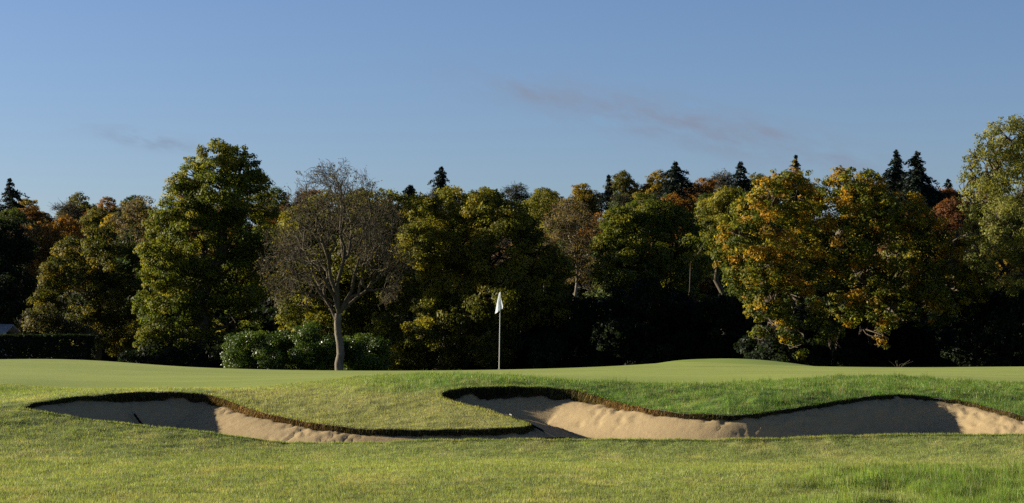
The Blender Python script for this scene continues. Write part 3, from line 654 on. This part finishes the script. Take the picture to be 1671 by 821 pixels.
# clipped hedge at the left
def hedge():
    r = np.random.default_rng(70); Y = 100; x0 = px_ae(-420, 560)[0] * Y; x1 = px_ae(149, 560)[0] * Y; zt = P3(0, 548, Y)[2]; zb = gz(x1, Y); xc = (x0 + x1) / 2
    root = tag(empty('clipped_hedge', (xc, Y, zb)), 'flat-topped black-green clipped hedge at the left end beyond the green', 'hedge')
    n = 60000; f = r.uniform(0, 1, n); X = r.uniform(x0, x1, n) - xc; D = r.uniform(-.8, .8, n); Z = r.uniform(-.1, zt - zb, n); Nn = np.zeros((n, 3))
    top = f < .3; Z[top] = zt - zb + r.normal(0, .035, top.sum()); Nn[top] = (0, 0, 1); fr = (f >= .3) & (f < .85); D[fr] = -.8 + r.normal(0, .05, fr.sum()); Nn[fr] = (0, -1, 0)
    rt = f >= .95; X[rt] = x1 - xc + r.normal(0, .05, rt.sum()); Nn[rt] = (1, 0, 0)
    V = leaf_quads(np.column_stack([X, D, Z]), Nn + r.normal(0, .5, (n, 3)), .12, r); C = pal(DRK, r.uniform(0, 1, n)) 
    mesh_np('foliage', V, np.arange(len(V)).reshape(-1, 4), M_LEAF, parent=root, cols=np.repeat(C, 4, 0))
    st = [(wander(np.array([x, 0, -.2]), np.array([x + r.uniform(-.1, .1), 0, zt - zb - .2]), 5, .1, r), np.linspace(.05, .02, 5)) for x in np.arange(x0 - xc + .3, x1 - xc, .8)]
    tubes('stems', st, M_BARK, parent=root, sides=5)
hedge()
# undergrowth behind the row
def undergrowth():
    r = np.random.default_rng(71); lob = []
    for x in np.arange(-75, 62, 3.0):
        for z, Y in ((1.0, 146), (3.2, 148)):
            lob.append((x + r.uniform(-.8, .8), Y + r.uniform(-2, 2), z + r.uniform(-.4, .4), r.uniform(1.8, 2.5)))
    V, C = crown_arrays(np.array(lob), .34, DRK, r, lai=1.7, clump=(.6, .9))
    o = mesh_np('undergrowth', V, np.arange(len(V)).reshape(-1, 4), M_LEAF, cols=C); tag(o, 'dark undergrowth filling the shade between the trunks of the wood', 'undergrowth', kind='stuff')
undergrowth()

# ------------------------------------------------------------------ wooded hill: variants, then copies
def unit_tree(kind, seed):
    """tree about 13 m tall at the origin: returns (crown V, C, trunk polys, twig polys)"""
    r = np.random.default_rng(seed); lob = []
    nl = r.integers(8, 12)
    for i in range(nl):
        a = r.uniform(0, 6.28); q = r.uniform(.2, 1); z = r.uniform(5.0, 10.5); R = r.uniform(1.5, 2.3); sp = 3.2 * math.sqrt(max(0.05, 1 - ((z - 7.2) / 4.6) ** 2))
        lob.append((math.cos(a) * q * sp, math.sin(a) * q * sp, z, R))
    lob.append((0, 0, 11.0, 1.7)); lob = np.array(lob)
    pw = [(wander(np.array([0, 0, -.5]), np.array([0, 0, 10.]), 7, .2, r), np.linspace(.32, .08, 7))]
    for l in lob: pw.append((wander(np.array([0, 0, r.uniform(3, 6)]), l[:3], 5, .4, r), np.linspace(.12, .04, 5)))
    if kind == 'bare':
        tw = []
        for l in lob:
            for _ in range(60):
                d = r.normal(0, 1, 3); d /= np.linalg.norm(d); d[2] = abs(d[2]) * .8; e = l[:3] + d * l[3] * r.uniform(.8, 1.15); tw.append((wander(l[:3] + r.normal(0, .4, 3), e, 4, .5, r), np.linspace(.03, .018, 4)))
                for _ in range(3): tw.append((wander(e - d * r.uniform(.1, .8), e + r.normal(0, .35, 3), 3, .4, r), np.linspace(.022, .016, 3)))
        V, C = crown_arrays(lob, .26, [(.7,.7,.7),(1,1,1)], r, lai=.35, back=.6, hole=.3)
        return V, C, pw, tw
    V, C = crown_arrays(lob, .27, [(.6,.66,.6),(.85,.85,.85),(1.15,1.05,.9),(1.5,1.2,.9)], r, lai=1.7, clump=(.5, .8), back=.8, hole=.05, spread=.22)
    return V, C, pw, None
variants = []
def build_variant(kind, seed):
    V, C, pw, tw = unit_tree(kind, seed); root = empty('hill_tree', (0, 0, 0))
    mesh_np('crown', V, np.arange(len(V)).reshape(-1, 4), M_LEAF, parent=root, cols=C); tubes('trunk', pw, M_BARK, parent=root, sides=5)
    if tw: tubes('twigs', tw, M_TWIG, parent=root, sides=3)
    root['_kind'] = kind; variants.append([root, kind, False]); return root
for s_ in range(6): build_variant('full', 100 + s_)
for s_ in range(3): build_variant('bare', 120 + s_)
def place(root, used, loc, rz, sc, color):
    if used:
        c = root.copy(); col.objects.link(c); ch = []
        for k in root.children: d_ = k.copy(); col.objects.link(d_); d_.parent = c; ch.append(d_)
    else: c = root; ch = list(root.children)
    c.location = loc; c.rotation_euler = (0, 0, rz); c.scale = (sc[0], sc[0], sc[1])
    for k in ch:
        if k.name.startswith('crown'): k.color = (*color, 1)
    return c
HC = {'rust brown': (.16, .09, .034), 'dull orange': (.24, .13, .03), 'olive': (.13, .13, .035), 'ochre yellow': (.25, .19, .035), 'mossy green': (.09, .12, .035), 'dark green': (.05, .08, .028), 'grey brown': (.13, .105, .07), 'reddish': (.16, .075, .035)}
marks = [(60,'the dark evergreen at the left edge'),(190,'the dark olive oak'),(335,'the tallest oak'),(480,'the leafless tree (left side)'),(600,'the leafless tree (right side)'),(760,'the olive and gold oak'),(850,'the flag-side oak top'),(940,'the gap by the rounded tree'),(1050,'the rounded green tree'),(1170,'the yellow-green tree'),(1270,'the golden oak'),(1400,'the spreading golden oak'),(1500,'the two dark firs'),(1640,'the pale feathery tree')]
def hill_trees():
    r = np.random.default_rng(9); items = []
    names = list(HC)
    for Y, step, row in ((178, 7.2, 'at the foot'), (200, 6.8, 'on the lower slope'), (226, 6.6, 'on the middle slope'), (254, 6.5, 'on the upper slope'), (286, 6.5, 'below the skyline'), (322, 6.3, 'on the skyline')):
        half = Y * .285 + 5; xs = np.arange(-half, half, step) + r.uniform(0, step)
        for x in xs:
            u = x / Y * FPX + 835.5; xx = x + r.uniform(-2, 2); YY = Y + r.uniform(-8, 8)
            if u < 480: pr = [.22, .16, .16, .16, .08, .04, .12, .06]
            elif u < 980: pr = [.10, .04, .24, .10, .20, .12, .20, .0]
            elif u < 1350: pr = [.16, .12, .20, .16, .14, .10, .12, .0]
            else: pr = [.26, .14, .14, .12, .08, .08, .12, .06]
            cname = names[r.choice(8, p=np.array(pr) / sum(pr))]
            if 1515 < u < 1590 and Y > 200: cname = 'reddish'
            kind = 'bare' if (cname == 'grey brown' or r.uniform() < .14) else 'full'
            cand = [v for v in variants if v[1] == kind]; v = cand[r.integers(len(cand))]
            rootz = gz(xx, YY); sc = r.uniform(.84, 1.02); top_y = None
            c = place(v[0], v[2], (xx, YY, rootz), r.uniform(0, 6.28), (sc * r.uniform(.92, 1.12), sc * r.uniform(.9, 1.05)), np.array(HC[cname]) * r.uniform(.8, 1.12)); v[2] = True
            c['category'] = 'tree'; c['group'] = 'autumn trees on the wooded hill'
            mk = min(marks, key=lambda m: abs(m[0] - u))[1]
            items.append([c, cname, kind, row, mk, u])
    from collections import defaultdict
    g = defaultdict(list)
    for it in items: g[(it[1], it[2], it[3], it[4])].append(it)
    for key, lst in g.items():
        lst.sort(key=lambda i: i[5]); cname, kind, row, mk = key
        for i, it in enumerate(lst):
            pos = '' if len(lst) == 1 else (('left', 'right')[i] if len(lst) == 2 else ('leftmost', 'second', 'third', 'fourth', 'fifth', 'sixth')[i]) + ' '
            art = 'thin-leaved' if kind == 'bare' else 'round'
            it[0]['label'] = f"{pos}{cname} {art} tree {row}, behind {mk}"
hill_trees()
for v in variants:
    if '_kind' in v[0]: del v[0]['_kind']
for o in list(bpy.data.objects):
    if '_kind' in o: del o['_kind']

# ------------------------------------------------------------------ firs on the skyline
def fir(label, u, ytop, ybase, wpx, Y, seed, kind='fir', dens=1.0):
    r = np.random.default_rng(seed); x, _, zt = P3(u, ytop, Y); zg = gz(x, Y); zlow = P3(u, ybase, Y)[2]; Hc = zt - zlow; wr = wpx / FPX * Y * .95
    root = tag(empty('fir_tree', (x, Y, zg)), label, 'tree', 'dark conifers on the skyline')
    P_, N_, br = [], [], []
    lean = r.uniform(-.05, .05); a0 = r.uniform(0, 6.28); nlev = int(max(10, Hc / .40)); H = zt - zg
    zs = np.linspace(zt - .25, zlow - 1.5, nlev)
    for k, zz in enumerate(zs):
        f = (zt - zz) / (Hc); R = wr * (f ** .85) * r.uniform(.60, 1.25) + .15; nb = r.integers(7, 13)
        for j in range(nb):
            a = r.uniform(0, 6.28); L_ = R * r.uniform(.5, 1.2) * (1 + .22 * math.cos(a - a0 - zz)); m = max(6, int(L_ * 34 * dens)); t = r.uniform(.05, 1, m)
            up = r.uniform(.05, .3); px_ = np.cos(a) * L_ * t; py_ = np.sin(a) * L_ * t; pz = zz - zg + L_ * (up * t - .55 * t * t)
            w = .16 * L_ + .08; q = np.column_stack([px_, py_, pz]) + r.normal(0, 1, (m, 3)) * np.array([w * .55, w * .55, .15]) * (1.1 - t[:, None] * .6)
            P_.append(q); N_.append(np.column_stack([np.cos(a) * .2 * np.ones(m), np.sin(a) * .2 * np.ones(m), np.ones(m)]) + r.normal(0, .5, (m, 3)))
            br.append((np.array([[0, 0, zz - zg], [np.cos(a) * L_ * .5, np.sin(a) * L_ * .5, zz - zg + L_ * (up * .5 - .14)], [np.cos(a) * L_ * .95, np.sin(a) * L_ * .95, zz - zg + L_ * (up - .5)]]), np.array([.045, .03, .012])))
    P_ = np.vstack(P_); N_ = np.vstack(N_); V = leaf_quads(P_, N_, .42, r, aspect=.45); C = pal([(.010,.018,.014),(.018,.030,.021),(.028,.042,.026)], r.uniform(0, 1, len(P_)))
    mesh_np('crown', V, np.arange(len(V)).reshape(-1, 4), M_NEEDLE, parent=root, cols=np.repeat(C, 4, 0))
    tubes('trunk', [(np.array([[0, 0, -.4], [0.03, 0, H * .5], [0, 0, H]]), np.array([.3, .17, .03]))] + br, M_BARK, parent=root, sides=5)
fir('dark fir on the skyline at the left edge of the photo', 16, 291, 335, 34, 300, 1)
fir('tiny fir top just left of the fir above the olive and gold oak', 670, 302, 325, 22, 310, 2)
fir('lone dark fir on the skyline above the olive and gold oak', 720, 272, 330, 36, 296, 3)
fir('small dark conifer spire on the skyline left of the rounded green tree', 993, 286, 325, 16, 310, 4)
fir('broad dark fir on the skyline above the rounded green tree', 1103, 264, 310, 44, 300, 5)
fir('ragged dark fir on the skyline left of the golden oak', 1208, 264, 320, 42, 296, 6, dens=.8)
fir('small conifer tip just right of the ragged dark fir', 1246, 298, 330, 20, 310, 7)
fir('narrow dark fir poking out behind the top of the golden oak', 1299, 254, 330, 34, 290, 8)
fir('left of the two big dark firs standing together', 1462, 245, 335, 50, 280, 9)
fir('right, fuller one of the two big dark firs standing together', 1496, 248, 345, 58, 274, 10, dens=1.5)
fir('small fir top right of the two big dark firs', 1548, 292, 330, 24, 300, 12)

# ------------------------------------------------------------------ house roof behind the hedge
def house():
    Y = 106; x0 = px_ae(-150, 560)[0] * Y; x1 = px_ae(21, 560)[0] * Y; zr = P3(0, 529, Y)[2]; ze = P3(0, 545, Y)[2]; zb = gz(x0, Y)
    xc = (x0 + x1) / 2; root = tag(empty('garden_building', (xc, Y, zb)), 'low building with a grey tiled roof behind the hedge at the left edge', 'building')
    a, b = x0 - xc, x1 - xc; hr, he = zr - zb, ze - zb
    def box(name, lo, hi, mat, par):
        lo, hi = np.array(lo), np.array(hi); V = np.array([[(lo, hi)[i][0], (lo, hi)[j][1], (lo, hi)[k][2]] for i in (0, 1) for j in (0, 1) for k in (0, 1)])
        return mesh_np(name, V, np.array([[0, 1, 3, 2], [4, 6, 7, 5], [0, 4, 5, 1], [2, 3, 7, 6], [0, 2, 6, 4], [1, 5, 7, 3]]), mat, parent=par)
    MW = plain_mat('render_wall', (.35, .32, .28), .9, .1); MR = plain_mat('roof_tile', (.30, .29, .29), .8, .2, scale=8, var=.3)
    box('wall', (a + .2, -1.6, -.2), (b - .4, 1.6, he), MW, root)
    V = []; 
    for x in (a, b):
        V += [(x, -2.0, he - .12), (x, -2.0, he), (x, 0, hr), (x, 2.0, he), (x, 2.0, he - .12), (x, 0, hr - .12)]
    V = np.array(V); F4 = np.array([[1, 2, 8, 7], [2, 3, 9, 8], [0, 1, 7, 6], [3, 4, 10, 9], [0, 6, 11, 5], [5, 11, 10, 4], [0, 5, 2, 1], [5, 4, 3, 2], [6, 7, 8, 11], [11, 8, 9, 10]])
    mesh_np('roof', V, F4, MR, parent=root)
    box('window', (b - 1.6, -1.64, he * .35), (b - .9, -1.58, he * .85), plain_mat('window_glass', (.03, .035, .04), .1, .6), root)
house()

# ------------------------------------------------------------------ flag, rakes, small things
def flag():
    Y = 54; x = px_ae(814.5, 607)[0] * Y; z = gz(x, Y); root = tag(empty('flagstick', (x, Y, z)), 'white flag hanging from a thin white pole standing on the green', 'flagstick')
    zt = P3(816, 476, Y)[2] - z; tilt = (816.5 - 814.5) / FPX * Y
    MP = plain_mat('white_pole', (.62, .60, .55), .35, .4); MF = plain_mat('flag_cloth', (.78, .80, .86), .7, .1, trans=.35, var=.03)
    tubes('pole', [(np.array([[0, 0, -.05], [tilt * .5, 0, zt * .5], [tilt, 0, zt]]), np.array([.013, .011, .009]))], MP, parent=root, sides=10)
    nu, nv = 16, 20; V = []
    for j in range(nv):
        v = j / (nv - 1)
        for i in range(nu):
            t = i / (nu - 1)
            # limp flag: hoist edge on the pole, fly corner drooping to the lower left
            hx = tilt * .98 + (.09 - .10 * v) * 0
            px_ = hx - t * (.03 + .12 * v ** .8) + (1 - t) * .085 * v ** 1.2 * (1 if v < .9 else .8)
            pz = zt - .01 - v * (.46 + .14 * t) - .02 * t; py_ = .05 * math.sin(t * 9 + v * 2) * (v + .15) - .02
            V.append((px_, py_, pz))
    V = np.array(V); i = np.arange(nu * nv).reshape(nv, nu); F4 = np.stack([i[:-1, :-1], i[:-1, 1:], i[1:, 1:], i[1:, :-1]], -1).reshape(-1, 4)
    mesh_np('flag', V, F4, MF, parent=root, smooth=True)
    # the cup the pole stands in
    a = np.linspace(0, 2 * np.pi, 24, endpoint=False); r0, r1 = .054, .050
    V = np.vstack([np.column_stack([np.cos(a) * r, np.sin(a) * r, np.full(24, h)]) for r, h in ((r0, .006), (r1, .006), (r1, -.08), (.0001, -.08))])
    k = np.arange(24 * 4).reshape(4, 24); q = np.roll(k, -1, 1); F4 = np.stack([k[:-1], q[:-1], q[1:], k[1:]], -1).reshape(-1, 4)
    mesh_np('cup', V, F4, plain_mat('cup_rim', (.35, .35, .33), .5, .3), parent=root)
flag()
MB_ = plain_mat('black_shaft', (.010, .010, .011), .85, .05); MG = plain_mat('pale_grip', (.22, .22, .21), .5, .3)
def sand_z(x, Y):
    i = ((SQ - (x, Y)) ** 2).sum(1).argmin(); return sz[i]
def rake(label, tip, foot_):
    a = np.array(tip, float); b = np.array(foot_, float); root = tag(empty('bunker_rake', tuple(b)), label, 'rake', 'rakes left in the bunkers')
    d = (a - b); Ln = np.linalg.norm(d); d /= Ln; per = np.array([-d[1], d[0], 0]); per /= np.linalg.norm(per); dn = np.cross(d, per); dn = dn if dn[2] < 0 else -dn
    tubes('handle', [(np.array([[0, 0, 0], d * Ln * .5, d * (Ln - .09)]), np.array([.019, .018, .018]))], MB_, parent=root, sides=8)
    tubes('grip', [(np.array([d * (Ln - .09), d * Ln]), np.array([.013, .011]))], MG, parent=root, sides=8)
    hd = [(np.array([-per * .24, per * 0, per * .24]), np.array([.016, .018, .016]))]
    hw = tubes('rake_head', hd, MB_, parent=root, sides=8)
    tn = [(np.array([per * t, per * t + dn * .05, per * t + dn * .09 - d * .01]), np.array([.007, .006, .003])) for t in np.linspace(-.23, .23, 13)]
    t_ = tubes('tines', tn, MB_, parent=hw, sides=5)
def on_sand(u, y, y0=29.0):
    for Yt in np.arange(y0, 33, .02):
        p = P3(u, y, Yt); zs = sand_z(p[0], Yt)
        if p[2] <= zs + .03: return (p[0], Yt, zs + .03)
    return P3(u, y, 31)
rake('black rake lying down the sand past the tip of the dry grass nose', P3(832, 676, 30.75), P3(911, 715.5, 29.3))
ft = on_sand(238, 692, 29.4); ft = (ft[0] + .03, ft[1] - .22, sand_z(ft[0] + .03, ft[1] - .22) + .03)
rake('black rake with a pale tip in the shaded sand of the left bunker', on_sand(216.5, 674, 30.0), ft)
# dry weed sticking up behind the green on the right
def weed():
    r = np.random.default_rng(3); Y = 60; x = px_ae(1465, 600)[0] * Y; z = gz(x, Y); ps = []
    for k in range(7):
        d = r.normal(0, .06, 2); ps.append((np.array([[0, 0, -.1], [d[0], d[1], .12], [d[0] * 2.5, d[1] * 2.5, r.uniform(.16, .3)]]), np.array([.008, .006, .004])))
    o = tubes('dry_weed', ps, M_TWIG, sides=4); o.location = (x, Y, z); tag(o, 'small dry weed sticking up at the far edge of the green, far right', 'weed')
weed()
